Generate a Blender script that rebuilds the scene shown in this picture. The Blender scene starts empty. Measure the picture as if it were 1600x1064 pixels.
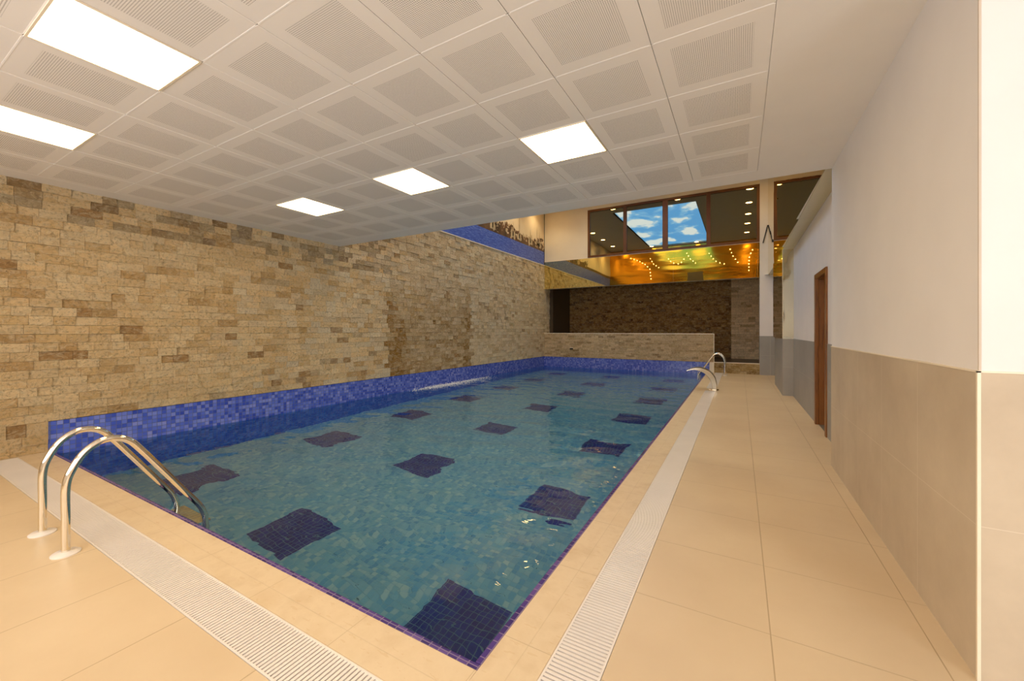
import bpy, bmesh, math, random
from mathutils import Vector, Matrix
random.seed(7)
S = bpy.context.scene
COL = S.collection

# ------------------------------------------------------------------ camera, world, exposure
FPX, YAW, HOR, EYE = 624.2, 29.676, 516.6, 1.356
cd = bpy.data.cameras.new('camera'); cam = bpy.data.objects.new('camera', cd); COL.objects.link(cam)
cam.location = (0, 0, EYE)
cam.rotation_euler = (math.radians(90), 0, math.radians(YAW))
cd.sensor_fit = 'HORIZONTAL'; cd.sensor_width = 36; cd.lens = FPX/1600*36
cd.shift_y = -(532-HOR)/1600
cd.clip_start = 0.02; cd.clip_end = 100
S.camera = cam
W = bpy.data.worlds.new('world'); S.world = W; W.use_nodes = True
W.node_tree.nodes['Background'].inputs[0].default_value = (.75, .85, 1, 1)
W.node_tree.nodes['Background'].inputs[1].default_value = .6
S.view_settings.view_transform = 'Standard'; S.view_settings.look = 'None'
S.view_settings.gamma = 1; S.view_settings.use_curve_mapping = False
S.view_settings.exposure = -0.19
S.cycles.use_denoising = True
S.cycles.max_bounces = 12; S.cycles.diffuse_bounces = 5; S.cycles.glossy_bounces = 6
S.cycles.transmission_bounces = 6
S.cycles.sample_clamp_indirect = 6.0
S.cycles.blur_glossy = 0.5

PANEL_E = 14.5            # ceiling light panels
PANEL_C = (1.0, .72, .36)
DAY_W = 100.0            # daylight through the side window behind the camera
DOWN_W = 34.0            # upper hall downlights
SKYBOX_E = 2.6
day = bpy.data.lights.new('daylight', 'AREA'); day.shape = 'RECTANGLE'; day.size = 2.6; day.size_y = 1.7
day.energy = DAY_W; day.color = (.80, .88, 1.0)
dl = bpy.data.objects.new('daylight', day); COL.objects.link(dl)
dl.location = (3.42, -1.2, 1.9); dl.rotation_euler = (0, math.radians(90), 0)
back_fill = bpy.data.lights.new('back_fill_light', 'AREA'); back_fill.shape = 'RECTANGLE'; back_fill.size = 5.8; back_fill.size_y = 1.6
back_fill.energy = 240; back_fill.color = (1.0, .96, .96)
back_fill_ob = bpy.data.objects.new('back_fill_light', back_fill); COL.objects.link(back_fill_ob)
back_fill_ob.location = (-2.0, -3.12, 1.9); back_fill_ob.rotation_euler = (math.radians(112), 0, 0)     # unseen fill lamp, added and tilted up to brighten the ceiling

# ------------------------------------------------------------------ helpers
def srgb(r, g, b):
    f = lambda c: (c/255/12.92) if c/255 <= .04045 else ((c/255+.055)/1.055)**2.4
    return (f(r), f(g), f(b), 1)

class NT:
    def __init__(s, name):
        s.m = bpy.data.materials.new(name); s.m.use_nodes = True
        s.t = s.m.node_tree; s.n = s.t.nodes; s.p = s.n['Principled BSDF']; s.out = s.n['Material Output']
    def node(s, typ, **kw):
        n = s.n.new(typ)
        for k, v in kw.items(): setattr(n, k, v)
        return n
    def link(s, a, b): s.t.links.new(a, b)
    def put(s, sock, v):
        if hasattr(v, 'links') or isinstance(v, bpy.types.NodeSocket): s.link(v, sock)
        else: sock.default_value = v
    def math(s, op, a, b=0.0, c=None, clamp=False):
        n = s.node('ShaderNodeMath', operation=op); n.use_clamp = clamp
        s.put(n.inputs[0], a); s.put(n.inputs[1], b)
        if c is not None: s.put(n.inputs[2], c)
        return n.outputs[0]
    def pos(s): return s.node('ShaderNodeNewGeometry').outputs['Position']
    def xyz(s, v=None):
        n = s.node('ShaderNodeSeparateXYZ'); s.link(v if v is not None else s.pos(), n.inputs[0]); return n.outputs
    def mapv(s, v, scale=(1, 1, 1), loc=(0, 0, 0)):
        n = s.node('ShaderNodeMapping'); n.inputs['Scale'].default_value = scale; n.inputs['Location'].default_value = loc
        s.link(v, n.inputs['Vector']); return n.outputs[0]
    def noise(s, v, scale, detail=3, rough=.5, dist=0):
        n = s.node('ShaderNodeTexNoise'); n.inputs['Scale'].default_value = scale
        n.inputs['Detail'].default_value = detail; n.inputs['Roughness'].default_value = rough
        n.inputs['Distortion'].default_value = dist
        s.link(v, n.inputs['Vector']); return n.outputs['Fac']
    def ramp(s, f, stops, interp='LINEAR'):
        n = s.node('ShaderNodeValToRGB'); n.color_ramp.interpolation = interp
        el = n.color_ramp.elements
        while len(el) < len(stops): el.new(.5)
        for e, (p, c) in zip(el, stops): e.position = p; e.color = c
        s.put(n.inputs[0], f); return n.outputs[0]
    def mix(s, f, a, b, blend='MIX'):
        n = s.node('ShaderNodeMix', data_type='RGBA', blend_type=blend)
        s.put(n.inputs[0], f); s.put(n.inputs[6], a); s.put(n.inputs[7], b); return n.outputs[2]
    def line(s, c, origin, pitch, w):          # 1 on a seam of width w every pitch
        a = s.math('FRACT', s.math('DIVIDE', s.math('SUBTRACT', c, origin-w/2), pitch))
        return s.math('LESS_THAN', a, w/pitch)
    def bump(s, h, dist=.005, strength=1.0):
        n = s.node('ShaderNodeBump'); n.inputs['Distance'].default_value = dist; n.inputs['Strength'].default_value = strength
        s.link(h, n.inputs['Height']); s.link(n.outputs[0], s.p.inputs['Normal']); return n.outputs[0]
    def set(s, col=None, rough=None, metal=None, spec=None, coat=None):
        if col is not None: s.put(s.p.inputs['Base Color'], col)
        if rough is not None: s.put(s.p.inputs['Roughness'], rough)
        if metal is not None: s.put(s.p.inputs['Metallic'], metal)
        if spec is not None: s.put(s.p.inputs['Specular IOR Level'], spec)
        if coat is not None: s.put(s.p.inputs['Coat Weight'], coat)
        return s.m

def plain(name, col, rough=.5, metal=0, spec=.5, nz=.06):
    t = NT(name); n = t.noise(t.pos(), 3, 4)
    dark = tuple(c*(1-nz) for c in col[:3])+(1,); lite = tuple(min(1, c*(1+nz)) for c in col[:3])+(1,)
    return t.set(t.ramp(n, [(.3, dark), (.7, lite)]), rough, metal, spec)

def emis(name, col, e):
    t = NT(name); t.set((0.8, 0.8, 0.8, 1), .5)
    t.p.inputs['Emission Color'].default_value = col; t.p.inputs['Emission Strength'].default_value = e
    return t.m

M = {}
M['plaster'] = plain('white_plaster', srgb(232, 226, 220), .75, 0, .3, .02)
M['plaster_warm'] = plain('cream_plaster', srgb(236, 224, 200), .75, 0, .3, .02)
M['steel'] = plain('polished_steel', (.84, .77, .63, 1), .06, 1, .5, .02)
M['white_plastic'] = plain('white_plastic', srgb(226, 216, 204), .38, 0, .5, .03)
M['dark'] = plain('dark_void', (.035, .028, .02, 1), .8)
M['gutter'] = plain('gutter_concrete', (.13, .11, .09, 1), .8)
M['white_trim'] = plain('cream_edge_trim', srgb(240, 226, 200), .4)
M['black'] = plain('black_metal', (.02, .018, .016, 1), .45)
M['brown_frame'] = plain('red_brown_frame', srgb(106, 60, 12), .5, 0, .5, .15)
M['seam_glint'] = plain('painted_seam_glint', srgb(255, 253, 250), .35, 0, .5, .01)  # near-white colour stands in for light caught on the tile edges
M['purple'] = None

def mat_floor():
    t = NT('beige_floor_tile'); x, y, z = t.xyz()
    a = t.line(x, .12, .6, .005); b = t.line(y, 2.12, .6, .004)
    g = t.math('MAXIMUM', a, t.math('MULTIPLY', b, .75))
    n = t.noise(t.pos(), 1.3, 5); n2 = t.noise(t.pos(), 26, 4)
    base = t.ramp(n, [(.3, srgb(205, 180, 144)), (.7, srgb(216, 193, 157))])
    base = t.mix(t.math('MULTIPLY', n2, .12), base, srgb(205, 182, 148))
    c = t.mix(t.math('MULTIPLY', g, .55), base, srgb(150, 122, 84))
    t.set(c, t.math('ADD', .34, t.math('MULTIPLY', n2, .15)), 0, .45)
    t.bump(t.math('SUBTRACT', t.math('MULTIPLY', n2, .08), g), .0015)
    return t.m
M['floor'] = mat_floor()

def mat_coping(axis):
    t = NT('coping_tile_'+axis); x, y, z = t.xyz()
    c_ = x if axis == 'x' else y
    g = t.line(c_, .32 if axis == 'x' else 1.53, .62, .004)
    h = t.line(y if axis == 'x' else x, 1.2 if axis == 'x' else -.79, 5, .004)
    g = t.math('MAXIMUM', t.math('MULTIPLY', g, .8), t.math('MULTIPLY', h, .35))
    n = t.noise(t.pos(), 4, 6, .6); n2 = t.noise(t.mapv(t.pos(), (3, 9, 1)), 5, 4)
    base = t.ramp(n, [(.3, srgb(205, 180, 143)), (.5, srgb(217, 195, 160)), (.72, srgb(209, 184, 146))])
    base = t.mix(t.math('MULTIPLY', t.math('GREATER_THAN', n2, .64), .25), base, srgb(196, 160, 112))
    t.set(t.mix(t.math('MULTIPLY', g, .45), base, srgb(160, 132, 94)), .45, 0, .4)
    t.bump(t.math('SUBTRACT', t.math('MULTIPLY', n, .3), g), .0015)
    return t.m
M['coping_x'] = mat_coping('x'); M['coping_y'] = mat_coping('y')

def mat_wainscot(axis, c0=srgb(186, 168, 142), c1=srgb(208, 191, 164), nm='grey_beige_wall_tile_'):
    t = NT(nm+axis); x, y, z = t.xyz()
    c_ = x if axis == 'x' else y
    g = t.math('MAXIMUM', t.line(c_, 2.24 if axis == 'y' else .807, .6, .004), t.line(z, 0, .6, .003))
    n = t.noise(t.pos(), 1.6, 6, .6); n2 = t.noise(t.pos(), 30, 3)
    base = t.ramp(n, [(.3, c0), (.7, c1)])
    base = t.mix(t.math('MULTIPLY', n2, .12), base, srgb(160, 148, 130))
    t.set(t.mix(t.math('MULTIPLY', g, .5), base, srgb(228, 216, 196)), .5, 0, .4)
    t.bump(t.math('MULTIPLY', n2, .3), .001)
    return t.m
M['grey_y'] = mat_wainscot('y', srgb(150, 147, 140), srgb(164, 161, 153), 'grey_wall_tile_'); M['grey_x'] = mat_wainscot('x', srgb(150, 147, 140), srgb(164, 161, 153), 'grey_wall_tile_'); M['wains_y'] = mat_wainscot('y'); M['wains_x'] = mat_wainscot('x')

def mat_mosaic(name, stops, grout, pitch=.05, rough=.12, patches=False, gw=.1):
    t = NT(name); p = t.pos()
    q = t.mapv(p, (1/pitch,)*3, (.37, .37, .37))
    fl = t.node('ShaderNodeVectorMath', operation='FLOOR'); t.link(q, fl.inputs[0])
    fr = t.node('ShaderNodeVectorMath', operation='FRACTION'); t.link(q, fr.inputs[0])
    wn = t.node('ShaderNodeTexWhiteNoise', noise_dimensions='3D'); t.link(fl.outputs[0], wn.inputs['Vector'])
    fx, fy, fz = t.xyz(fr.outputs[0])
    nrm = t.node('ShaderNodeNewGeometry').outputs['True Normal']; nx, ny, nz = t.xyz(nrm)
    def ln(f, n):
        flat = t.math('LESS_THAN', t.math('ABSOLUTE', n), .7)
        return t.math('MULTIPLY', t.math('LESS_THAN', f, gw), flat)
    g = t.math('MAXIMUM', ln(fx, nx), t.math('MAXIMUM', ln(fy, ny), ln(fz, nz)))
    big = t.noise(p, 2.2, 3)
    f = t.math('ADD', t.math('MULTIPLY', wn.outputs['Value'], .75), t.math('MULTIPLY', big, .35), clamp=True)
    c = t.ramp(f, stops)
    gr = grout
    if patches:
        x, y, z = t.xyz()
        def near(c_, o, pitch_, half):
            a = t.math('PINGPONG', t.math('ADD', t.math('SUBTRACT', c_, o), pitch_*100), pitch_/2)
            return t.math('LESS_THAN', a, half)
        m = t.math('MULTIPLY', near(x, -1.82, 1.98, .31), near(y, 2.35, 1.86, .31))
        fm = t.math('ADD', .25, t.math('MULTIPLY', wn.outputs['Value'], .6))
        c = t.mix(m, c, t.ramp(fm, [(0, srgb(20, 34, 112)), (1, srgb(38, 58, 150))]))
        gr = t.mix(m, grout, srgb(74, 118, 150))
    c = t.mix(g, c, gr)
    t.set(c, t.math('ADD', rough, t.math('MULTIPLY', g, .5)), 0, .5)
    h = t.math('ADD', t.math('MULTIPLY', g, -1.0), t.math('MULTIPLY', wn.outputs['Value'], .4))
    t.bump(h, .0015)
    return t.m
M['band'] = mat_mosaic('blue_glass_mosaic', [(0, srgb(44, 62, 164)), (.3, srgb(64, 86, 190)), (.6, srgb(92, 112, 208)), (.85, srgb(122, 136, 214)), (1, srgb(150, 154, 216))], srgb(96, 104, 140))
M['poolwall'] = mat_mosaic('deep_blue_mosaic', [(0, srgb(20, 66, 170)), (.5, srgb(38, 100, 204)), (1, srgb(70, 136, 220))], srgb(60, 96, 140))
M['poolfloor'] = mat_mosaic('teal_mosaic_floor', [(0, srgb(70, 142, 190)), (.3, srgb(104, 170, 204)), (.7, srgb(126, 186, 206)), (1, srgb(166, 208, 210))], srgb(118, 178, 198), patches=True)
M['purple'] = mat_mosaic('purple_edge_mosaic', [(0, srgb(44, 34, 92)), (.5, srgb(76, 56, 124)), (1, srgb(112, 88, 150))], srgb(130, 110, 140), .05, .15)

def mat_stone():
    t = NT('split_face_travertine')
    at = t.node('ShaderNodeAttribute', attribute_name='Col')
    p = t.pos(); n = t.noise(p, 30, 9, .78); n2 = t.noise(t.mapv(p, (1, 1, 1.8)), 11, 7, .75, .8)
    c = t.mix(t.ramp(n2, [(.46, (0, 0, 0, 1)), (.64, (.55, .55, .55, 1))]), at.outputs['Color'], srgb(246, 226, 186))
    c = t.mix(t.ramp(n, [(.36, (.5, .5, .5, 1)), (.50, (0, 0, 0, 1))]), c, srgb(116, 88, 54))
    t.set(c, .8, 0, .3)
    t.bump(t.math('ADD', t.math('MULTIPLY', n, .7), n2), .05, 1.0)
    return t.m
M['stone'] = mat_stone()
M['mortar'] = plain('stone_backing', srgb(70, 52, 34), .9)

def mat_wood():
    t = NT('brown_door_wood'); p = t.pos()
    n = t.noise(t.mapv(p, (14, 14, .9)), 2.2, 5, .6, .8)
    c = t.ramp(n, [(.3, srgb(110, 66, 22)), (.5, srgb(142, 90, 34)), (.7, srgb(94, 54, 18))])
    return t.set(c, .38, 0, .5)
M['wood'] = mat_wood()

def mat_panel():
    t = NT('perforated_white_ceiling_tile'); x, y, z = t.xyz()
    def cell(c_, o):  # distance to the middle of the 60 cm tile
        f = t.math('FRACT', t.math('DIVIDE', t.math('SUBTRACT', c_, o-6), .6))
        return t.math('ABSOLUTE', t.math('SUBTRACT', f, .5))
    inx = t.math('LESS_THAN', cell(x, -.44), .35); iny = t.math('LESS_THAN', cell(y, 2.38), .35)
    def dot(c_, k):
        return t.math('SUBTRACT', t.math('FRACT', t.math('MULTIPLY', t.math('ADD', c_, 20.0), 1/k)), .5)
    dx = dot(x, .0105); dy = dot(y, .0105)
    r = t.math('SQRT', t.math('ADD', t.math('MULTIPLY', dx, dx), t.math('MULTIPLY', dy, dy)))
    d = t.math('MULTIPLY', t.math('LESS_THAN', r, .24), t.math('MULTIPLY', inx, iny))
    c = t.mix(d, srgb(240, 236, 230), srgb(118, 112, 104))
    return t.set(c, .42, 0, .4)
M['ctile'] = mat_panel()
M['cback'] = plain('ceiling_void_grey', srgb(120, 112, 102), .8)
M['cborder'] = plain('white_ceiling_board', srgb(238, 234, 228), .6, 0, .35, .015)

def mirror(name, col, rough, amp, scale, sx):
    t = NT(name); n = t.noise(t.mapv(t.pos(), sx), scale, 2, .4)
    t.set(col, rough, 1); t.bump(n, amp, 1.0); return t.m
M['goldmirror'] = mirror('gold_mirror_panel', (.86, .74, .34, 1), .02, .005, .7, (1, 1, .8))
M['goldfoil'] = mirror('wavy_gold_sheet', (1.0, .53, .07, 1), .15, .04, .8, (.4, 1, 2.2))
M['bronzemirror'] = mirror('bronze_mirror_panel', (.70, .60, .34, 1), .02, .01, .8, (1, 1, 1))
M['palemirror'] = mirror('pale_gold_mirror', (.86, .80, .60, 1), .06, .03, 1.2, (1, 1, 1))
M['soffit'] = plain('glossy_cream_soffit', srgb(204, 192, 150), .22, 0, .6, .03)

def mat_pane():
    t = NT('dark_tinted_glass')
    d = t.node('ShaderNodeBsdfDiffuse'); d.inputs[0].default_value = (.010, .009, .005, 1)
    g = t.node('ShaderNodeBsdfGlossy'); g.inputs[0].default_value = (.95, .95, .84, 1); g.inputs[1].default_value = .004
    mx = t.node('ShaderNodeMixShader'); mx.inputs[0].default_value = .34
    t.link(d.outputs[0], mx.inputs[1]); t.link(g.outputs[0], mx.inputs[2]); t.link(mx.outputs[0], t.out.inputs[0])
    return t.m
M['pane'] = mat_pane()

def mat_water():
    t = NT('pool_water'); t.n.remove(t.p)
    g = t.node('ShaderNodeBsdfGlass'); g.inputs['Color'].default_value = (.90, .97, 1.0, 1)
    g.inputs['Roughness'].default_value = 0; g.inputs['IOR'].default_value = 1.333
    p = t.pos()
    x, y, z = t.xyz(p)
    n1 = t.noise(t.mapv(p, (1.2, 1.9, 1)), 1.7, .3, .3, .3)
    n2 = t.noise(t.mapv(p, (1.5, 3.2, 1)), 4.0, 1, .4, .3)
    far = t.math('MULTIPLY', t.math('SUBTRACT', y, 6.0), .22, clamp=True)   # the jets stir the far half more
    h = t.math('ADD', t.math('MULTIPLY', n1, .9), t.math('MULTIPLY', n2, t.math('ADD', .09, t.math('MULTIPLY', far, .6))))
    b = t.node('ShaderNodeBump'); b.inputs['Distance'].default_value = .022; b.inputs['Strength'].default_value = 1
    t.link(h, b.inputs['Height']); t.link(b.outputs[0], g.inputs['Normal'])
    t.link(g.outputs[0], t.out.inputs[0])
    return t.m
M['water'] = mat_water()

def mat_sky():
    t = NT('backlit_cloud_print'); p = t.pos()
    n = t.noise(t.mapv(p, (1, .62, 1)), .95, 6, .5, .2)
    c = t.ramp(n, [(.46, (.12, .42, .86, 1)), (.52, (.26, .58, .92, 1)), (.56, (.84, .92, .94, 1))])
    t.set((.1, .1, .1, 1), .5); t.link(c, t.p.inputs['Emission Color']); t.p.inputs['Emission Strength'].default_value = SKYBOX_E
    return t.m
M['sky'] = mat_sky()
M['panel_light'] = emis('light_panel_diffuser', PANEL_C+(1,), PANEL_E)
M['spot_light'] = emis('downlight_lens', (1, .58, .17, 1), 60)
def mat_sea():
    t = NT('mural_sea'); p = t.pos()
    n = t.noise(t.mapv(p, (1, 2.2, 12)), 3.5, 7, .8)
    x, y, z = t.xyz(p)
    return t.set(t.ramp(n, [(.3, srgb(34, 54, 140)), (.5, srgb(62, 94, 190)), (.66, srgb(130, 156, 214))]), .35)
M['sea'] = mat_sea()
M['msky'] = plain('mural_sky', srgb(226, 208, 176), .4, 0, .5, .03)
M['mtrees'] = plain('mural_shore', srgb(96, 68, 42), .4, 0, .5, .6)
M['mhouse'] = plain('mural_buildings', srgb(198, 176, 140), .4, 0, .5, .2)
M['foam'] = plain('white_foam', (.85, .88, .9, 1), .5)

def new(name, verts, faces, mats, parent=None, fm=None, smooth=False):
    me = bpy.data.meshes.new(name); me.from_pydata([tuple(v) for v in verts], [], faces)
    for m in (mats if isinstance(mats, (list, tuple)) else [mats]): me.materials.append(m)
    if fm: me.polygons.foreach_set('material_index', fm)
    if smooth: me.polygons.foreach_set('use_smooth', [True]*len(me.polygons))
    o = bpy.data.objects.new(name, me); COL.objects.link(o)
    if parent is not None:
        o.parent = parent
    me.update(); return o

class MB:
    def __init__(s): s.v = []; s.f = []; s.m = []
    def box(s, x0, y0, z0, x1, y1, z1, mi=0, skip=''):
        b = len(s.v)
        s.v += [(x0, y0, z0), (x1, y0, z0), (x1, y1, z0), (x0, y1, z0), (x0, y0, z1), (x1, y0, z1), (x1, y1, z1), (x0, y1, z1)]
        F = {'b': (3, 2, 1, 0), 't': (4, 5, 6, 7), 'f': (0, 1, 5, 4), 'k': (2, 3, 7, 6), 'l': (3, 0, 4, 7), 'r': (1, 2, 6, 5)}
        for k, f in F.items():
            if k in skip: continue
            s.f.append(tuple(b+i for i in f)); s.m.append(mi)
        return s
    def quad(s, pts, mi=0):
        b = len(s.v); s.v += list(pts); s.f.append(tuple(range(b, b+len(pts)))); s.m.append(mi); return s
    def tube(s, path, r, seg=20, mi=0, cap=True):
        pts = [Vector(p) for p in path]; b0 = len(s.v); n = len(pts)
        t0 = (pts[1]-pts[0]).normalized(); up = Vector((1, 0, 0)) if abs(t0.x) < .9 else Vector((0, 1, 0))
        a = t0.cross(up).normalized()
        for i, p in enumerate(pts):
            t = (pts[min(i+1, n-1)]-pts[max(i-1, 0)]).normalized()
            a = (a - t*a.dot(t)).normalized(); b = t.cross(a)
            rr = r[i] if isinstance(r, (list, tuple)) else r
            for k in range(seg):
                th = 2*math.pi*k/seg; s.v.append(tuple(p+a*math.cos(th)*rr+b*math.sin(th)*rr))
        for i in range(n-1):
            for k in range(seg):
                k2 = (k+1) % seg
                s.f.append((b0+i*seg+k, b0+i*seg+k2, b0+(i+1)*seg+k2, b0+(i+1)*seg+k)); s.m.append(mi)
        if cap:
            s.f.append(tuple(b0+k for k in range(seg))[::-1]); s.m.append(mi)
            s.f.append(tuple(b0+(n-1)*seg+k for k in range(seg))); s.m.append(mi)
        return s
    def lathe(s, c, prof, seg=28, mi=0):
        b0 = len(s.v)
        for r, z in prof:
            for k in range(seg):
                th = 2*math.pi*k/seg; s.v.append((c[0]+r*math.cos(th), c[1]+r*math.sin(th), c[2]+z))
        for i in range(len(prof)-1):
            for k in range(seg):
                k2 = (k+1) % seg; s.f.append((b0+i*seg+k, b0+i*seg+k2, b0+(i+1)*seg+k2, b0+(i+1)*seg+k)); s.m.append(mi)
        s.f.append(tuple(b0+(len(prof)-1)*seg+k for k in range(seg))); s.m.append(mi)
        return s
    def build(s, name, mats, parent=None, smooth=False, bevel=0):
        o = new(name, s.v, s.f, mats, parent, s.m, smooth)
        if bevel:
            md = o.modifiers.new('bevel', 'BEVEL'); md.width = bevel; md.segments = 2; md.limit_method = 'ANGLE'
        if smooth: o.data.set_sharp_from_angle(angle=math.radians(40))
        return o

def struct(o): o['kind'] = 'structure'; return o
def tag(o, label, cat, group=None, kind=None):
    o['label'] = label; o['category'] = cat
    if group: o['group'] = group
    if kind: o['kind'] = kind
    return o
def empty(name, loc, label, cat, group=None):
    o = bpy.data.objects.new(name, None); COL.objects.link(o); o.location = loc
    o.empty_display_size = .1
    return tag(o, label, cat, group)
def copy_tree(o, parent=None):
    c = o.copy(); COL.objects.link(c)
    if parent is not None: c.parent = parent
    for ch in list(o.children): copy_tree(ch, c)
    return c

# ------------------------------------------------------------------ main dimensions
XL, XR, YN, YF = -6.752, -.911, 1.317, 14.43     # pool outline (outer edge of its rim)
XW, YC, H = .807, 5.09, 2.99                     # right wall of the low hall, its end, ceiling
XD = .97                                         # right wall of the far hall
HU = 6.1                                         # ceiling of the far hall
WL = -.05; PD = -1.4                             # water level, pool floor
BT = .338                                        # top of the blue band
MZ = 3.93                                        # top of the stone, foot of the mural
YB = 17.2                                        # back of the recess
RIM = .034
YBK, XBK = -3.2, 3.5                             # behind the camera

# ------------------------------------------------------------------ stone walls
def stone_color(rng, u, z, pal):
    r = rng.random()
    c = pal[0] if r < .36 else pal[1] if r < .66 else pal[2] if r < .88 else pal[3] if r < .965 else pal[4]
    k = rng.uniform(.92, 1.06)
    return [c[0]*k, c[1]*k, c[2]*k]
PAL = [srgb(244, 210, 154), srgb(250, 220, 168), srgb(234, 197, 138), srgb(212, 171, 112), srgb(184, 143, 90)]
PALG = [srgb(238, 212, 168), srgb(244, 222, 182), srgb(228, 200, 154), srgb(212, 182, 136), srgb(190, 156, 112)]
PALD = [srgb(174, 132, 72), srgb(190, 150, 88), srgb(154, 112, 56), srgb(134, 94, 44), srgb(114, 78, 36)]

def stone_wall(name, o, U, N, L, z0, z1, holes=(), pal=PAL, seed=1, colf=None, row=.0985, amp=.02, wmin=.11, wmax=.27, parent=None, snap=-1):
    """o origin, U horizontal unit dir, N outward normal, L length; holes = (u0,u1,z0,z1) left free"""
    rng = random.Random(seed); U = Vector(U); N = Vector(N); o = Vector(o)
    V = []; F = []; C = []
    def P(u, z, d): return tuple(o+U*u+N*d+Vector((0, 0, z)))
    flip = (U.cross(Vector((0, 0, 1)))).dot(N) < 0
    def addbrick(u0, u1, a, b):
        d = rng.random()**1.5*amp; g = .0012
        tl = [rng.uniform(-.005, .005) for _ in range(4)]
        bs = len(V); uu0, uu1, aa, bb = u0+g, u1-g, a+g, b-g
        col = stone_color(rng, (u0+u1)/2, (a+b)/2, pal)
        if colf: col = colf(rng, (u0+u1)/2, (a+b)/2, col)
        V.extend([P(uu0, aa, d+tl[0]+.007), P(uu1, aa, d+tl[1]+.007), P(uu1, bb, d+tl[2]+.007), P(uu0, bb, d+tl[3]+.007),
                  P(uu0, aa, -.01), P(uu1, aa, -.01), P(uu1, bb, -.01), P(uu0, bb, -.01)])
        fs = [(0, 1, 2, 3), (1, 0, 4, 5), (2, 1, 5, 6), (3, 2, 6, 7), (0, 3, 7, 4)]
        for f in fs:
            f = tuple(bs+i for i in f); F.append(f[::-1] if flip else f); C.append(col)
    z = z0
    while z < z1-.01:
        b = min(z+row*rng.uniform(.96, 1.04), z1)
        if z1-b < .03: b = z1
        if z < snap-.02 < b+.02: b = snap
        spans = [(0, L)]
        for (h0, h1, hz0, hz1) in holes:
            if b > hz0+.03 and z < hz1-.03:
                ns = []
                for s0, s1 in spans:
                    if h0 > s0: ns.append((s0, min(h0, s1)))
                    if h1 < s1: ns.append((max(h1, s0), s1))
                spans = [s for s in ns if s[1]-s[0] > .01]
        for s0, s1 in spans:
            u = s0
            while u < s1-.001:
                w = rng.uniform(wmin, wmax); u1 = u+w
                if s1-u1 < .09: u1 = s1
                addbrick(u, u1, z, b); u = u1
        z = b
    me = bpy.data.meshes.new(name); me.from_pydata(V, [], F); me.materials.append(M['stone'])
    ca = me.color_attributes.new('Col', 'FLOAT_COLOR', 'CORNER')
    data = []
    for pol, c in zip(me.polygons, C): data += (list(c[:3])+[1.0])*pol.loop_total
    ca.data.foreach_set('color', data)
    ob = bpy.data.objects.new(name, me); COL.objects.link(ob)
    # backing slab
    def slab(u0, u1, a, b):
        m = MB(); p = [o+U*u0-N*.12+Vector((0, 0, a)), o+U*u1-N*.006+Vector((0, 0, b))]
        x0, x1 = sorted((p[0].x, p[1].x)); y0, y1 = sorted((p[0].y, p[1].y))
        return m.box(x0, y0, a, x1, y1, b)
    if parent is not None: ob.parent = parent
    s = slab(0, L, z0, z1).build('wall_backing', M['mortar'], ob)
    return ob

def left_col(rng, u, z, c):
    y = u+YBK
    def mixc(c, d, f): return [c[i]*(1-f)+d[i]*f for i in range(3)]
    # a greyer palette takes over gradually along the wall
    g = min(1, max(0, (y-2.5)/5))
    if rng.random() < g: c = stone_color(rng, u, z, PALG)
    # wet and moss stained stones under the wall spouts
    if 6.30 < y < 9.45:
        top = 2.9-.2*math.sin(y*3)
        f = min(1, max(0, (top-z)/1.3))*rng.uniform(.35, 1)
        if y < 6.75 or y > 9.1: f = min(1, f*1.35)
        else: f *= .8
        c = mixc(c, srgb(160, 112, 20)[:3], f*.95)
    elif z > 2.6 and rng.random() < .35 and y < 8: c = mixc(c, srgb(104, 78, 48)[:3], .5)  # top stones darkened at random, painting irregular shadow below the ceiling
    return c
wl = struct(stone_wall('wall_left', (XL, YBK, 0), (0, 1, 0), (1, 0, 0), YF-YBK+.5, 0, MZ,
                       holes=[(YN-YBK, YF-YBK+.5, -1, BT)], colf=left_col, seed=3, snap=BT))

def half_col(rng, u, z, c):
    x = XL+u
    if -5.95 < x < -5.25 and .34 < z < .62: f = rng.uniform(.3, .7); c = [c[i]*(1-f)+srgb(120, 88, 20)[i]*f for i in range(3)]
    return c
o = struct(stone_wall('wall_half_height', (XL+.02, YF, 0), (1, 0, 0), (0, -1, 0), -.73-XL-.02, BT, 1.24, pal=[srgb(206, 178, 136), srgb(218, 190, 148), srgb(196, 166, 122), srgb(180, 150, 108), srgb(158, 128, 88)], colf=half_col, seed=5, row=.075, wmin=.12, wmax=.3, amp=.012,
           holes=[(-5.66-XL-.02, -5.53-XL-.02, .63, .69)]))
m = MB(); m.box(XL+.02, YF, 0, -.73, YF+.2, 1.24); m.build('wall_core', M['plaster_warm'], o)
m = MB(); m.box(XL+.02, YF-.02, 1.24, -.715, YF+.21, 1.262); m.box(-.73, YF-.02, 0, -.715, YF+.21, 1.24); m.build('edge_trim', M['white_trim'], o)
o = struct(stone_wall('wall_step_front', (-.715, YF, 0), (1, 0, 0), (0, -1, 0), .535+.715, 0, .325, pal=[srgb(190, 160, 104), srgb(200, 174, 120), srgb(170, 140, 80), srgb(150, 118, 60), srgb(130, 98, 50)], seed=9, row=.08, amp=.012))
m = MB(); m.box(-.715, YF-.02, .325, .535, YF+.06, .345); m.build('edge_trim', M['white_trim'], o)
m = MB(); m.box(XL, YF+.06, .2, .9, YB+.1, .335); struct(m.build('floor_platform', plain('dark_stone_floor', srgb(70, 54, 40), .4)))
struct(stone_wall('wall_recess_back', (XL, YB, .33), (1, 0, 0), (0, -1, 0), 8.1, 0, 3.6, pal=PALD, seed=11, row=.09))
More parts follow.
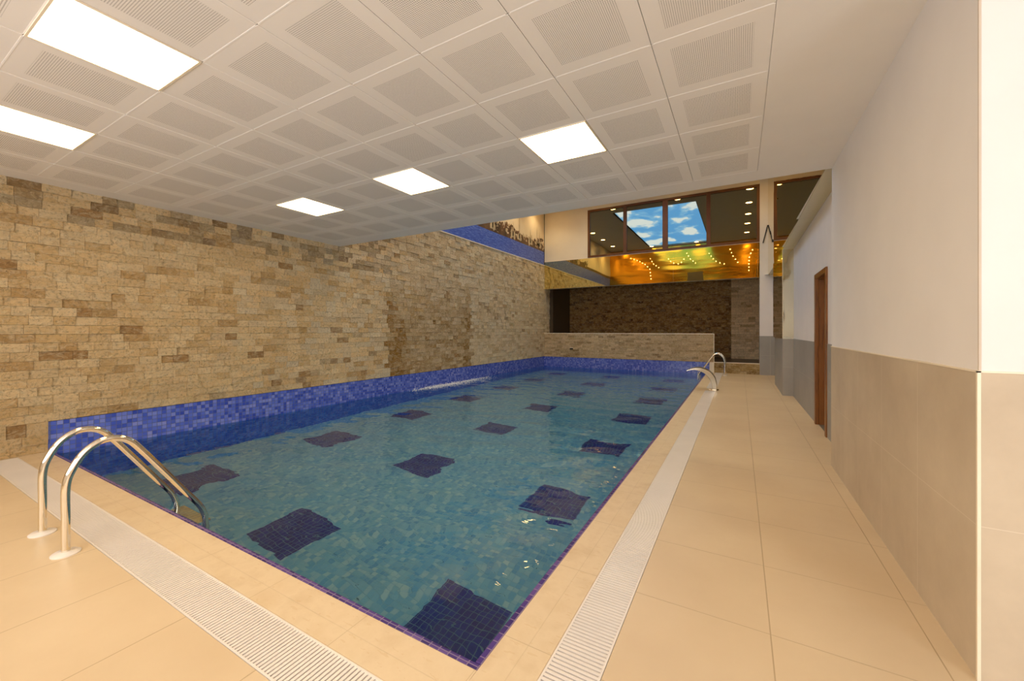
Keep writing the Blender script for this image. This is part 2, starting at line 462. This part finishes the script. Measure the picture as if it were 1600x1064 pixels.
pil = struct(stone_wall('wall_recess_pilaster', (-.27, YB-.5, .33), (1, 0, 0), (0, -1, 0), 1.3, 0, 3.6, pal=[srgb(240, 212, 168), srgb(246, 220, 178), srgb(230, 200, 156), srgb(216, 184, 138), srgb(200, 168, 122)], seed=12, row=.09))
m = MB(); m.box(-.27, YB-.5, .33, 1.2, YB, 3.9); m.build('pilaster_core', M['mortar'], pil)
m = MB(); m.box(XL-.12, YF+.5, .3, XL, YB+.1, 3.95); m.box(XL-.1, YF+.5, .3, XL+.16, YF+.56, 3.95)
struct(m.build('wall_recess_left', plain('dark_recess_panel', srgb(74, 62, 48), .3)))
m = MB(); m.box(XL-.1, YF+.2, 3.92, 1.2, YB+.1, 4.02); struct(m.build('ceiling_recess', M['plaster_warm']))
m = MB(); m.box(.9, YF+.3, 0, 1.05, YB, 3.95); struct(m.build('wall_recess_right', M['plaster']))

# dark outlet slot in the half wall
m = MB()
m.box(-5.66, YF-.022, .63, -5.53, YF-.012, .636); m.box(-5.66, YF-.022, .684, -5.53, YF-.012, .69)
m.box(-5.66, YF-.022, .636, -5.65, YF-.012, .684); m.box(-5.54, YF-.022, .636, -5.53, YF-.012, .684)
fr_ = m.build('water_outlet', M['black'])
tag(fr_, 'small dark slot outlet in the low stone end wall above a rusty stain', 'water outlet')
m = MB(); m.box(-5.65, YF-.012, .636, -5.54, YF-.002, .684); m.build('opening', M['dark'], fr_)

# ------------------------------------------------------------------ pool shell, rim, coping, gutters
m = MB()
xi, yi, xo = XR-RIM, YN+RIM, XL
m.quad([(XL, yi-RIM, PD), (XR, yi-RIM, PD), (XR, YF, PD), (XL, YF, PD)], 0)                   # bottom
m.quad([(xi, yi, PD), (xi, YF, PD), (xi, YF, -.012), (xi, yi, -.012)], 1)                     # right
m.quad([(XL, yi, PD), (xi, yi, PD), (xi, yi, -.012), (XL, yi, -.012)][::-1], 1)               # near
m.quad([(XL+.004, YF, PD), (XL+.004, YN, PD), (XL+.004, YN, WL), (XL+.004, YF, WL)], 1)        # left under water
m.quad([(XL, YF-.004, PD), (XL, YF-.004, WL), (XR, YF-.004, WL), (XR, YF-.004, PD)], 1)        # far under water
struct(m.build('pool_basin', [M['poolfloor'], M['poolwall']]))
m = MB(); m.box(XL-.1, YN, WL-.002, XL+.006, YF, BT-.004); m.box(XL, YF-.006, WL-.002, XR+.06, YF+.1, BT-.004)
struct(m.build('trim_blue_mosaic_band', M['band']))
m = MB(); m.box(XL, YN, BT-.005, XL+.008, YF, BT+.001); m.box(XL, YF-.008, BT-.005, XR+.06, YF, BT+.001); m.box(XL, YN-.005, 0, XL+.008, YN, BT)
struct(m.build('trim_band_edge', plain('dark_band_edge', srgb(60, 46, 52), .6)))
m = MB(); m.box(XL, YN, -.12, XR, yi, -.003); m.box(xi, yi, -.12, XR, YF, -.003)
struct(m.build('trim_pool_rim', M['purple'], bevel=.006))
m = MB(); m.box(XL, 1.098, -.15, XR+.0, YN, 0)
struct(m.build('floor_coping_near', M['coping_x'], bevel=.003))
m = MB(); m.box(XR, 1.098, -.15, -.682, YF, 0)
struct(m.build('floor_coping_right', M['coping_y'], bevel=.003))
m = MB(); m.box(XL, YBK, -.15, XBK, .880, 0); m.box(-.468, .88, -.15, 1.2, YF+.2, 0); m.box(1.2, .88, -.15, XBK, 2.24, 0)
m.box(XL, .88, -.15, -6.70, 1.098, 0)
struct(m.build('floor', M['floor']))
m = MB(); m.box(-6.7, .88, -.16, -.468, 1.098, -.10); m.box(-.682, 1.098, -.16, -.468, YF, -.10)
struct(m.build('floor_gutter_channel', M['gutter']))

def grate(name, x0, y0, x1, y1, along, label, breaks=()):
    m = MB(); r = .011; top = .002; pitch = .0205; gap = .0074
    if along == 'y':
        m.box(x0+.002, y0, -.03, x0+r, y1, top); m.box(x1-r, y0, -.03, x1-.002, y1, top)
        k = y0
        while k < y1-.01:
            m.box(x0+r, k, -.025, x1-r, k+pitch-gap, top-.001, skip='lrb'); k += pitch
    else:
        m.box(x0, y0+.002, -.03, x1, y0+r, top); m.box(x0, y1-r, -.03, x1, y1-.002, top)
        k = x0
        while k < x1-.01:
            m.box(k, y0+r, -.025, k+pitch-gap, y1-r, top-.001, skip='fkb'); k += pitch
    o = m.build(name, M['white_plastic'])
    return tag(o, label, 'drain grate')
grate('gutter_grate', -6.70, .88, -.468, 1.098, 'x', 'white slatted gutter grate along the near end of the pool, under the two-rail ladder')
grate('gutter_grate', -.682, 1.10, -.468, 10.02, 'y', 'long white slatted gutter grate beside the right side of the pool')
grate('gutter_grate', -.682, 10.42, -.468, YF, 'y', 'short white gutter grate beyond the curved steel water spout')
m = MB(); m.box(-.682, 10.02, -.05, -.468, 10.42, .003); struct(m.build('floor_spout_base_tile', M['coping_y']))

# water
m = MB(); m.quad([(XL+.006, yi-.001, WL), (xi+.001, yi-.001, WL), (xi+.001, YF-.006, WL), (XL+.006, YF-.006, WL)])
w = m.build('pool_water', M['water']); tag(w, 'clear blue rippled water filling the rectangular pool', 'water', kind='stuff')

# ------------------------------------------------------------------ low hall ceiling
m = MB()
xs = [-.44-.6*k for k in range(-1, 10+1)]          # .16 ... -6.44
ys = [4.78-.6*k for k in range(0, 14)]
light_cells = []
for (cx, cy) in [(-1.34, 3.28), (-3.14, 3.28), (-4.94, 3.28), (-3.14, .88), (-4.94, .88), (-1.34, .88)]:
    light_cells.append((cx, cy))
g = .0012; bv = .003
for i in range(len(xs)-1):
    for j in range(len(ys)-1):
        x1, x0 = xs[i], xs[i+1]; y1, y0 = ys[j], ys[j+1]
        cx, cy = (x0+x1)/2, (y0+y1)/2
        if any(abs(cx-a) < .1 and abs(cy-b) < .1 for a, b in light_cells): continue
        b = len(m.v)
        m.v += [(x0+g, y0+g, H+bv), (x1-g, y0+g, H+bv), (x1-g, y1-g, H+bv), (x0+g, y1-g, H+bv),
                (x0+g+bv, y0+g+bv, H), (x1-g-bv, y0+g+bv, H), (x1-g-bv, y1-g-bv, H), (x0+g+bv, y1-g-bv, H)]
        for f in ((7, 6, 5, 4), (0, 4, 5, 1), (1, 5, 6, 2), (2, 6, 7, 3), (3, 7, 4, 0)):
            m.f.append(tuple(b+q for q in f)); m.m.append(0)
# plain borders, edge, backing, seam strips painted bright as lit tile edges
yb0 = ys[-1]
m.box(.16, YBK, H, XW, YC, H+.02, 1); m.box(XL, YBK, H, xs[-1], YC, H+.02, 1)
m.box(xs[-1], ys[0], H, .16, YC, H+.02, 1); m.box(XW, YBK, H, XBK, 2.24, H+.02, 1)
if yb0 > YBK: m.box(xs[-1], YBK, H, .16, yb0, H+.02, 1)
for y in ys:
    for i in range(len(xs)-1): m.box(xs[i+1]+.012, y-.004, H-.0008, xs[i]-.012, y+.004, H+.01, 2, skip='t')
m.box(XL, YBK, H+.02, XBK, YC, H+.10, 3)
struct(m.build('ceiling', [M['ctile'], M['cborder'], M['seam_glint'], M['cback']]))

# square ceiling lights
cl_labels = ['square ceiling light panel nearest the right wall, alone above the pool', 'small square ceiling light panel, middle one of the far row of three',
             'farthest left square ceiling light panel of the far row, closest to the stone wall', 'largest glowing square ceiling light panel at the upper left corner of the view',
             'square ceiling light panel cut by the left edge of the view above the stone wall']
def ceil_light(c, label):
    e = empty('ceiling_light', (c[0], c[1], H), label, 'ceiling light', 'square light panels in the low ceiling')
    m = MB(); a, b = .297, .286
    for (x0, y0, x1, y1) in ((-a, -a, a, -b), (-a, b, a, a), (-a, -b, -b, b), (b, -b, a, b)): m.box(x0, y0, -.004, x1, y1, .015)
    m.build('frame', M['white_trim'], e)
    m = MB(); m.box(-b, -b, -.001, b, b, .012); m.build('diffuser', M['panel_light'], e)
    return e
for k, c in enumerate(light_cells):
    lab = cl_labels[k] if k < 5 else 'square ceiling light panel straight above the near pool edge, outside the view'
    ceil_light(c, lab)

# ------------------------------------------------------------------ walls of the low hall
m = MB(); m.box(XW, 2.24, 1.2, XW+.6, YC, H+.0, 0); wr = struct(m.build('wall_right', M['plaster']))
m = MB(); m.box(XW-.006, 2.234, 0, XW+.6, YC+.002, 1.197, 0); m2 = m.build('wall_tile', M['wains_y'], wr)
m = MB(); m.box(XW-.009, 2.231, 0, XW+.001, 2.242, 1.2); m.box(XW-.009, 2.231, 1.194, XW, YC, 1.201); m.box(XW, 2.231, 1.194, XW+.6, 2.24, 1.201)
m.build('edge_trim', M['white_trim'], wr)
m = MB(); m.box(XW-.003, 2.237, 1.2, XW+.004, 2.244, H); m.build('corner_bead', plain('corner_bead', srgb(206, 190, 170), .6), wr)
m = MB(); m.box(XL-.1, YBK-.1, 0, XBK+.1, YBK, 1.05); m.box(XL-.1, YBK-.1, 2.75, XBK+.1, YBK, H+.1); m.box(XL-.1, YBK-.1, 1.05, -5.0, YBK, 2.75); m.box(1.0, YBK-.1, 1.05, XBK+.1, YBK, 2.75)
struct(m.build('wall_back', M['plaster']))
m = MB()
for a in (-5.0, -3.5, -2.0, -.5, .94): m.box(a, YBK-.08, 1.05, a+.06, YBK-.02, 2.75)
for a in (1.05, 2.69): m.box(-5.0, YBK-.08, a, 1.0, YBK-.02, a+.06)
struct(m.build('window_added', M['white_trim']))  # unseen window frame, added to go with the back fill lamp
m = MB(); m.box(XBK, YBK, 0, XBK+.1, -2.6, H); m.box(XBK, .2, 0, XBK+.1, 2.34, H); m.box(XBK, -2.6, 0, XBK+.1, .2, 1.0); m.box(XBK, -2.6, 2.8, XBK+.1, .2, H)
struct(m.build('wall_side', M['plaster']))
m = MB(); m.box(XW+.6, 2.24, 0, XBK, 2.34, H); struct(m.build('wall_front_return', M['plaster']))
m = MB()
for (a, b, c_, d_) in ((-2.6, -2.54, 1.0, 2.8), (.14, .2, 1.0, 2.8), (-1.23, -1.17, 1.0, 2.8), (-2.6, .2, 1.0, 1.06), (-2.6, .2, 2.74, 2.8)): m.box(XBK+.02, a, c_, XBK+.07, b, d_)
struct(m.build('window_2', M['white_trim']))

# ------------------------------------------------------------------ far hall: right wall, door, beam, pillar, column
DY0, DY1, DZ = 6.45, 7.20, 2.11
m = MB()
m.box(XD, YC, 1.19, XD+.35, DY0, HU); m.box(XD, DY1, 1.19, XD+.35, YF, HU); m.box(XD, DY0, DZ, XD+.35, DY1, HU)
wd = struct(m.build('wall_right_far', M['plaster']))
m = MB(); m.box(XD-.006, YC, 0, XD+.35, DY0, 1.19); m.box(XD-.006, DY1, 0, XD+.35, 10.05, 1.19); m.box(XD-.006, 12.1, 0, XD+.35, YF+.3, 1.19)
m.build('wall_tile', M['grey_y'], wd)
d = struct(bpy.data.objects.new('door_1', None)); COL.objects.link(d); d.location = (XD, DY0, 0)
def at(o, loc):
    for ch in [o]: ch.location = Vector(ch.location)-Vector(loc)
def dpart(m, name, mat, bevel=0):
    o = m.build(name, mat, d, bevel=bevel); o.location = (-XD, -DY0, 0); return o
m = MB(); m.box(XD-.022, DY1-.005, 0, XD+.02, DY1+.075, DZ+.06); m.box(XD-.022, DY0-.075, 0, XD+.02, DY0+.005, DZ+.06); m.box(XD-.022, DY0, DZ-.01, XD+.02, DY1, DZ+.06)
dpart(m, 'architrave', M['wood'], .005)
m = MB(); m.box(XD+.02, DY1-.025, 0, XD+.35, DY1, DZ); m.box(XD+.02, DY0, 0, XD+.35, DY0+.025, DZ); m.box(XD+.02, DY0, DZ-.025, XD+.35, DY1, DZ)
dpart(m, 'jamb', M['wood'])
m = MB(); m.box(XD+.28, DY0+.025, .008, XD+.325, DY1-.025, DZ-.03); dpart(m, 'door_leaf', M['wood'])
m = MB(); m.box(XD+.02, DY0+.02, 0, XD+.35, DY1-.02, .006); dpart(m, 'threshold', plain('grey_threshold', srgb(120, 108, 88), .5))
m = MB(); m.tube([(XD+.28, DY0+.12, 1.02), (XD+.225, DY0+.12, 1.02), (XD+.225, DY0+.25, 1.02)], .009, 10); dpart(m, 'door_handle', M['steel'])

# mirrored beam (upper right)
bm_ = MB(); bm_.box(.785, YC, 3.06, XD, YF, HU); beam = struct(bm_.build('wall_beam', M['plaster_warm']))
def wedge(m, y0, y1, z0, z1, xa, xb, xw):      # mirror panel mounted slightly out of true
    b = len(m.v); m.v += [(xa, y0, z0), (xw, y0, z0), (xw, y1, z0), (xb, y1, z0), (xa, y0, z1), (xw, y0, z1), (xw, y1, z1), (xb, y1, z1)]
    for f in ((3, 2, 1, 0), (4, 5, 6, 7), (0, 1, 5, 4), (2, 3, 7, 6), (3, 0, 4, 7), (1, 2, 6, 5)): m.f.append(tuple(b+q for q in f)); m.m.append(0)
m = MB()
for k in range(4):
    ya = YC+.002+k*2.33; wedge(m, ya, ya+2.324, 3.05, HU-.02, .781, .748, .786)
m.build('mirror_facing', M['bronzemirror'], beam)
m = MB(); m.box(.78, YC+.002, 3.046, XD, YF, 3.06); m.build('soffit_board', M['soffit'], beam)
# pillar with mirror cladding
m = MB(); m.box(.785, 10.055, 0, XD, 12.1, 3.05); pl = struct(m.build('wall_pillar', M['plaster']))
m = MB(); m.box(.778, 10.048, 0, XD, 12.1, 1.185); m.build('wall_tile', M['grey_y'], pl)
m = MB(); wedge(m, 10.05, 12.1, 1.19, 3.05, .780, .740, .786); m.build('mirror_side', M['bronzemirror'], pl)
m = MB(); m.box(.786, 10.049, 1.19, XD, 10.056, 2.40); m.box(.786, 10.049, 2.407, XD, 10.056, 3.05); m.build('mirror_front', M['palemirror'], pl)
m = MB(); m.box(.776, 10.046, 1.19, .782, 10.052, 3.05); m.build('edge_trim', M['white_trim'], pl)
# white column at the far wall
m = MB(); m.box(.535, YF-.03, 1.19, XD, YF+.35, HU); co = struct(m.build('wall_column', M['plaster']))
m = MB(); m.box(.53, YF-.036, 0, XD, YF+.35, 1.19); m.build('wall_tile', M['grey_x'], co)
# dark thin bar leaning on the column
m = MB(); m.tube([(.62, YF-.05, 4.03), (.74, YF-.05, 4.56)], .014, 8)
tag(m.build('handrail_bar', M['black']), 'short dark slanted bar on the white column right of the window', 'bar')
m = MB(); m.box(.66, YF-.14, 3.05, .9, YF-.03, 3.07); tag(m.build('wall_shelf', M['cborder']), 'small white ledge on the far column beside the mirrored pillar', 'shelf')

# ------------------------------------------------------------------ far hall: end wall, mirror band, window
m = MB(); m.box(XL, YF, 4.08, -4.95, YF+.2, HU); m.box(-4.95, YF, 5.87, .54, YF+.2, HU); m.box(-4.95, YF+.12, 4.0, .54, YF+.2, 5.9)
m.box(XL, YF+.015, 3.0, .54, YF+.2, 4.08)
we = struct(m.build('wall_far', M['plaster_warm']))
m = MB()
for a, b in ((XL, -4.42), (-4.418, -1.95), (-1.948, .535)): m.box(a, YF, 3.0, b, YF+.014, 4.075)
o = m.build('mirror_band', M['goldmirror']); tag(o, 'wavy golden mirror band running across the far wall below the dark window', 'mirror')
m = MB(); m.box(XL, YF-.004, 4.068, .535, YF+.02, 4.082); m.build('edge_strip', M['white_trim'], o)
win = struct(bpy.data.objects.new('window_1', None)); COL.objects.link(win); win.location = (-2.2, YF, 4.08)
def wpart(m, name, mat, par=None):
    o = m.build(name, mat, win, bevel=.004); o.location = (2.2, -YF, -4.08); return o
X0, X1, Z0, Z1 = -4.95, .535, 4.085, 5.86
m = MB(); f = .075
m.box(X0, YF-.02, Z0, X1, YF+.10, Z0+f); m.box(X0, YF-.02, Z1-f, X1, YF+.10, Z1); m.box(X0, YF-.02, Z0+f, X0+f, YF+.10, Z1-f); m.box(X1-f, YF-.02, Z0+f, X1, YF+.10, Z1-f)
wpart(m, 'window_frame', M['brown_frame'])
for xm, wd_ in ((-3.57, .06), (-2.21, .085), (-.88, .06)):
    m = MB(); m.box(xm-wd_, YF-.012, Z0+f, xm+wd_, YF+.09, Z1-f)
    wpart(m, 'mullion', M['brown_frame'])
xb = [X0+f, -3.57, -2.21, -.88, X1-f]
for i in range(4):
    m = MB(); m.box(xb[i], YF+.03, Z0+f-.01, xb[i+1], YF+.04, Z1-f+.01); wpart(m, 'pane', M['pane'])

# fascia above the end of the low ceiling: golden wavy sheet, seen in the mirror band and the water
m = MB(); m.box(XL, YC-.12, H+.1, XW, YC-.004, HU); m.box(XW, YC-.12, H, XD, YC-.004, HU); fa = struct(m.build('wall_fascia', M['cborder']))
m = MB(); m.box(XL, YC-.004, H+.12, .775, YC+.002, HU-.03); m.build('gold_facing', M['goldfoil'], fa)
m = MB(); m.box(-2.5, YC+.002, 4.0, -1.68, YC+.03, 4.55)
tag(m.build('wall_vent', plain('brown_vent', srgb(110, 84, 50), .5)), 'brown rectangular vent seen mirrored in the golden band under the window', 'vent')

# chains of small warm bulbs hanging on the gold facing
M['bulb'] = emis('warm_bulb', (1, .72, .32, 1), 22)
CH = [([(-1.42, 5.48), (-1.23, 5.19), (-1.02, 4.97), (-.72, 4.88)], 'string of tiny warm bulbs on the gold facing, third from the right wall'),
      ([(-.43, 5.62), (-.31, 5.28), (-.11, 4.92)], 'string of tiny warm bulbs on the gold facing, second from the right wall'),
      ([(.52, 5.46), (.43, 5.24), (.41, 4.91), (.40, 4.45)], 'string of tiny warm bulbs on the gold facing, nearest the right wall'),
      ([(-2.52, 5.59), (-2.36, 5.29), (-2.1, 5.06)], 'short string of tiny warm bulbs on the gold facing, directly above the brown vent'),
      ([(-5.56, 5.58), (-5.12, 5.39), (-4.73, 5.13), (-4.51, 4.9), (-4.44, 4.31)], 'longest curved string of tiny warm bulbs on the gold facing, nearest the mural'),
      ([(-4.44, 5.48), (-4.3, 5.17), (-3.96, 4.93)], 'short string of tiny warm bulbs beside the longest string on the gold facing'),
      ([(-3.41, 5.39), (-3.21, 5.15), (-2.88, 5.06), (-2.68, 5.29)], 'looped string of tiny warm bulbs in the middle of the gold facing')]
bulb0 = None
for pts, lab in CH:
    e = empty('bulb_string', (pts[0][0], YC+.02, pts[0][1]), lab, 'string lights', 'bulb strings on the gold facing')
    path = [(a-pts[0][0], 0, b-pts[0][1]) for a, b in pts]
    m = MB(); m.tube(path, .003, 5); m.build('wire', M['brown_frame'], e)
    ln = sum(math.dist(path[i], path[i+1]) for i in range(len(path)-1)); nb = max(4, int(ln/.17)); acc = 0; k = 0
    for i in range(len(path)-1):
        sl = math.dist(path[i], path[i+1])
        while k*ln/nb <= acc+sl+1e-6 and k <= nb:
            f_ = (k*ln/nb-acc)/sl; q = [path[i][c]*(1-f_)+path[i+1][c]*f_ for c in range(3)]
            if bulb0 is None:
                m = MB(); m.lathe((0, 0, 0), [(.003, -.018), (.012, -.009), (.015, 0), (.010, .010), (.004, .015)], 10)
                bulb0 = m.build('bulb', M['bulb'], e, smooth=True); b_ = bulb0
            else:
                b_ = bulb0.copy(); COL.objects.link(b_); b_.parent = e
            b_.location = (q[0], q[1]+.012, q[2]); k += 1
        acc += sl

# far hall ceiling with the sky light box
BX0, BX1, BY0, BY1 = -4.45, -1.4, 5.3, 12.85
m = MB()
m.box(XL, YC-.12, HU, BX0, YF+.2, HU+.1); m.box(BX1, YC-.12, HU, XD+.35, YF+.2, HU+.1); m.box(BX0, YC-.12, HU, BX1, BY0, HU+.1); m.box(BX0, BY1, HU, BX1, YF+.2, HU+.1)
struct(m.build('ceiling_far', M['plaster_warm']))
e = empty('sky_light_box', ((BX0+BX1)/2, (BY0+BY1)/2, HU), 'backlit blue sky and white clouds ceiling panel reflected in the dark window', 'ceiling light')
m = MB(); a, b = (BX1-BX0)/2, (BY1-BY0)/2
m.box(-a, -b, .07, a, b, .08); m.build('cloud_print', M['sky'], e)
m = MB(); m.box(-a-.02, -b-.02, .0, -a, b+.02, .22); m.box(a, -b-.02, 0, a+.02, b+.02, .22); m.box(-a, -b-.02, 0, a, -b, .22); m.box(-a, b, 0, a, b+.02, .22)
m.build('frame', M['plaster_warm'], e)

# downlights of the far hall
dlights = [(.3, y) for y in (13.4, 11.75, 10.1, 8.45, 6.6)]+[(-6.2, y) for y in (13.4, 11.75, 10.1, 8.45, 6.6)]+[(-4.3, 13.45), (-1.95, 13.45), (-2.0, 5.5), (-4.3, 5.5)]
proto = None
for k, (x, y) in enumerate(dlights):
    if proto is None:
        e = empty('downlight', (x, y, HU), '', 'downlight')
        m = MB(); m.lathe((0, 0, 0), [(.13, 0), (.13, -.012), (.107, -.012), (.103, 0)], 24); m.build('ring', M['steel'], e, smooth=True)
        m = MB(); m.lathe((0, 0, 0), [(.105, -.006), (.03, -.010)], 20); m.build('lens', M['spot_light'], e)
        proto = e
    else:
        e = copy_tree(proto); e.location = (x, y, HU)
    od = ['first', 'second', 'third', 'fourth', 'fifth']
    lab = ('%s warm round downlight of the right row counted from the dark window' % od[k]) if k < 5 else \
          ('%s warm round downlight of the left row counted from the mural corner' % od[k-5]) if k < 10 else \
          ['warm round downlight above the left half of the dark window', 'warm round downlight above the right half of the dark window',
           'warm downlight by the gold fascia, nearer the right wall', 'warm downlight by the gold fascia, nearer the mural'][k-10]
    tag(e, lab, 'downlight', 'downlights around the sky light box')
    L = bpy.data.lights.new('downlight_beam', 'SPOT'); L.energy = DOWN_W; L.color = (1, .78, .46); L.spot_size = math.radians(125); L.spot_blend = .8; L.shadow_soft_size = .06
    lo = bpy.data.objects.new('downlight_beam', L); COL.objects.link(lo); lo.parent = e; lo.location = (0, 0, -.03)

# ------------------------------------------------------------------ mural on the left wall
m = MB(); x = XL+.012
m.box(XL, YC, MZ+.02, x, YF, HU, 0, skip='')
mats = [M['sea'], M['msky'], M['mtrees'], M['mhouse']]
hz = 4.50
m.quad([(x+.001, YC, hz), (x+.001, YF, hz), (x+.001, YF, HU), (x+.001, YC, HU)], 1)
rng = random.Random(4)
def blob(y, z, ry, rz, mi, dx, n=9):
    m.quad([(x+dx, y+ry*math.cos(t)*rng.uniform(.75, 1.15), z+rz*math.sin(t)*rng.uniform(.75, 1.15)) for t in [2*math.pi*i/n for i in range(n)]], mi)
m.quad([(x+.0015, YC, hz-.03), (x+.0015, YF, hz-.03), (x+.0015, YF, hz+.10), (x+.0015, YC, hz+.10)], 2)
for i in range(420):
    y = rng.uniform(9.3, YF-.1); blob(y, hz+rng.uniform(.05, .32+.12*math.sin(y*2.3)), rng.uniform(.03, .10), rng.uniform(.03, .07), 2, .0020+.00001*i)
for i in range(90):
    y = rng.uniform(9.3, YF-.1); w_ = rng.uniform(.04, .12); z = hz+rng.uniform(-.02, .32); h_ = rng.uniform(.04, .12); dx = .0045+.00001*i
    m.quad([(x+dx, y, z), (x+dx, y+w_, z), (x+dx, y+w_, z+h_), (x+dx, y, z+h_)], 3)
for (y, h_) in ((10.6, .5), (11.9, .62), (12.35, .95), (13.2, .62), (13.75, .86), (13.95, .7)):
    dx = .0060
    m.quad([(x+dx, y-.035, hz+.1), (x+dx, y+.035, hz+.1), (x+dx, y+.03, hz+h_-.2), (x+dx, y, hz+h_), (x+dx, y-.03, hz+h_-.2)], 3)
    m.quad([(x+dx, y-.16, hz+.05), (x+dx, y+.16, hz+.05), (x+dx, y+.16, hz+.18), (x+dx, y+.08, hz+.27), (x+dx, y-.08, hz+.27), (x+dx, y-.16, hz+.18)], 3)
mu = m.build('wall_mural', mats)
tag(mu, 'wide printed mural of blue sea and a domed shoreline skyline above the stone wall', 'mural')
m = MB(); m.box(XL, YC, MZ-.005, XL+.03, YF, MZ+.022); m.build('edge_trim', M['white_trim'], mu)
m = MB(); m.box(XL, YF-.03, MZ, XL+.02, YF, HU); m.build('corner_strip', M['black'], mu)
m = MB(); m.box(XL-.1, YC-.1, MZ, XL, YF+.1, HU); struct(m.build('wall_left_upper', M['plaster_warm']))

# ------------------------------------------------------------------ ladders
def spline(pts, n=7):
    P_ = [Vector(p) for p in pts]; out = []
    for i in range(len(P_)-1):
        p0, p1, p2, p3 = P_[max(i-1, 0)], P_[i], P_[i+1], P_[min(i+2, len(P_)-1)]
        for k in range(n):
            t = k/n
            out.append(.5*((2*p1)+(-p0+p2)*t+(2*p0-5*p1+4*p2-p3)*t*t+(-p0+3*p1-3*p2+p3)*t**3))
    out.append(P_[-1]); return out
PROF = [(.005, 0), (.005, .2), (.005, .40), (.03, .50), (.085, .595), (.16, .648), (.235, .650), (.30, .615), (.355, .545), (.43, .435), (.52, .300), (.61, .165), (.665, .085), (.705, .02), (.728, -.045), (.735, -.12), (.735, -.5), (.735, -1.02)]
def ladder(name, loc, rotz, label, sp, s=1.0):
    e = empty(name, loc, label, 'pool ladder'); e.rotation_euler = (0, 0, rotz)
    for sx in (-1, 1):
        m = MB(); m.tube(spline([(sx*sp/2, a, b) for a, b in PROF], 6), .0205, 22)
        r = m.build('handrail', M['steel'], e, smooth=True)
        m = MB(); m.lathe((sx*sp/2, .005, 0), [(.066, 0), (.066, .006), (.058, .012), (.030, .013), (.024, .016)], 28); m.build('base_flange', M['white_plastic'], r, smooth=True)
    for z in (-.22, -.48, -.74):
        m = MB(); y0 = .735
        m.box(-sp/2+.015, y0-.045, z, sp/2-.015, y0+.045, z+.012)
        m.box(-sp/2+.015, y0-.045, z-.02, sp/2-.015, y0-.038, z); m.box(-sp/2+.015, y0+.038, z-.02, sp/2-.015, y0+.045, z)
        for q in range(7): m.box(-sp/2+.05+q*.05, y0-.035, z+.012, -sp/2+.058+q*.05, y0+.035, z+.015)
        m.build('step', M['steel'], e, bevel=.003)
    return e
ladder('pool_ladder', (-3.805, .762, 0), 0, 'chrome two-rail pool ladder at the near left corner of the pool', .49)
ladder('pool_ladder', (-.385, 13.85, 0), math.radians(90), 'chrome pool ladder at the far right corner of the pool, beyond the curved spout', .45)

# ------------------------------------------------------------------ cobra water spout
e = empty('water_spout', (-.50, 10.2, 0), 'curved stainless steel cascade spout arching over the right edge of the pool', 'water spout')
cen = [(0.0, 0.0), (.004, .08), (-.008, .17), (-.04, .27), (-.10, .36), (-.18, .425), (-.28, .465), (-.38, .475), (-.48, .458), (-.57, .425)]
th = [.085, .095, .105, .118, .118, .10, .078, .055, .032, .012]
wd2 = [.16, .17, .18, .20, .23, .26, .29, .31, .33, .34]
cs = spline([(a, b, 0) for a, b in cen], 5); n = len(cs)
m = MB(); ring = []
for i, p in enumerate(cs):
    q = i/5; j = min(int(q), len(th)-2); fr = q-j
    t_ = th[j]*(1-fr)+th[j+1]*fr; w_ = wd2[j]*(1-fr)+wd2[j+1]*fr
    tg = (cs[min(i+1, n-1)]-cs[max(i-1, 0)]).normalized(); nr = Vector((tg.y, -tg.x, 0))
    pr = []
    for (a, b) in ((-1, -.86), (-.86, -1), (.86, -1), (1, -.86), (1, .86), (.86, 1), (-.86, 1), (-1, .86)):
        c = p+nr*(b*t_/2); pr.append((c.x, a*w_/2, max(c.y, 0)))
    ring.append(len(m.v)); m.v += pr
for i in range(n-1):
    for k in range(8):
        k2 = (k+1) % 8; m.f.append((ring[i]+k, ring[i]+k2, ring[i+1]+k2, ring[i+1]+k)); m.m.append(0)
m.f.append(tuple(ring[-1]+k for k in range(8))); m.m.append(0)
bmat = plain('brushed_steel', (.60, .56, .46, 1), .22, 1)
m.build('spout_blade', bmat, e, smooth=True)
m = MB(); m.box(-.11, -.14, 0.003, .09, .14, .012); m.build('base_plate', M['steel'], e, bevel=.003)
for yy in (-.02, .05):
    m = MB(); m.tube([(-.33, yy, .44), (-.345, yy, .36), (-.35, yy, .22)], .004, 6); m.build('water_dribble', plain('dribble', (.75, .78, .8, 1), .1), e)

# ------------------------------------------------------------------ foam where water runs down the stained stones into the pool
rng = random.Random(8); m = MB()
ico = bmesh.new(); bmesh.ops.create_icosphere(ico, subdivisions=1, radius=1)
iv = [v.co.copy() for v in ico.verts]; jf = [tuple(v.index for v in f.verts) for f in ico.faces]; ico.free()
for i in range(1500):
    y = rng.triangular(6.8, 10.4, 7.9); x = XL+.05+abs(rng.gauss(0, .10+.16*rng.random()*(y-6.9)/2)); r = rng.uniform(.0025, .0075)
    if x > XL+.75: continue
    z = WL+rng.uniform(-.002, .012)+(rng.random() < .25)*rng.uniform(0, .035)
    b = len(m.v); m.v += [(x+v.x*r*1.6, y+v.y*r*2.2, z+v.z*r*.8) for v in iv]
    for f in jf: m.f.append(tuple(b+q for q in f)); m.m.append(0)
tag(m.build('water_foam', M['foam'], smooth=True), 'white splashing foam on the water below the brown stained stones of the left wall', 'foam', kind='stuff')
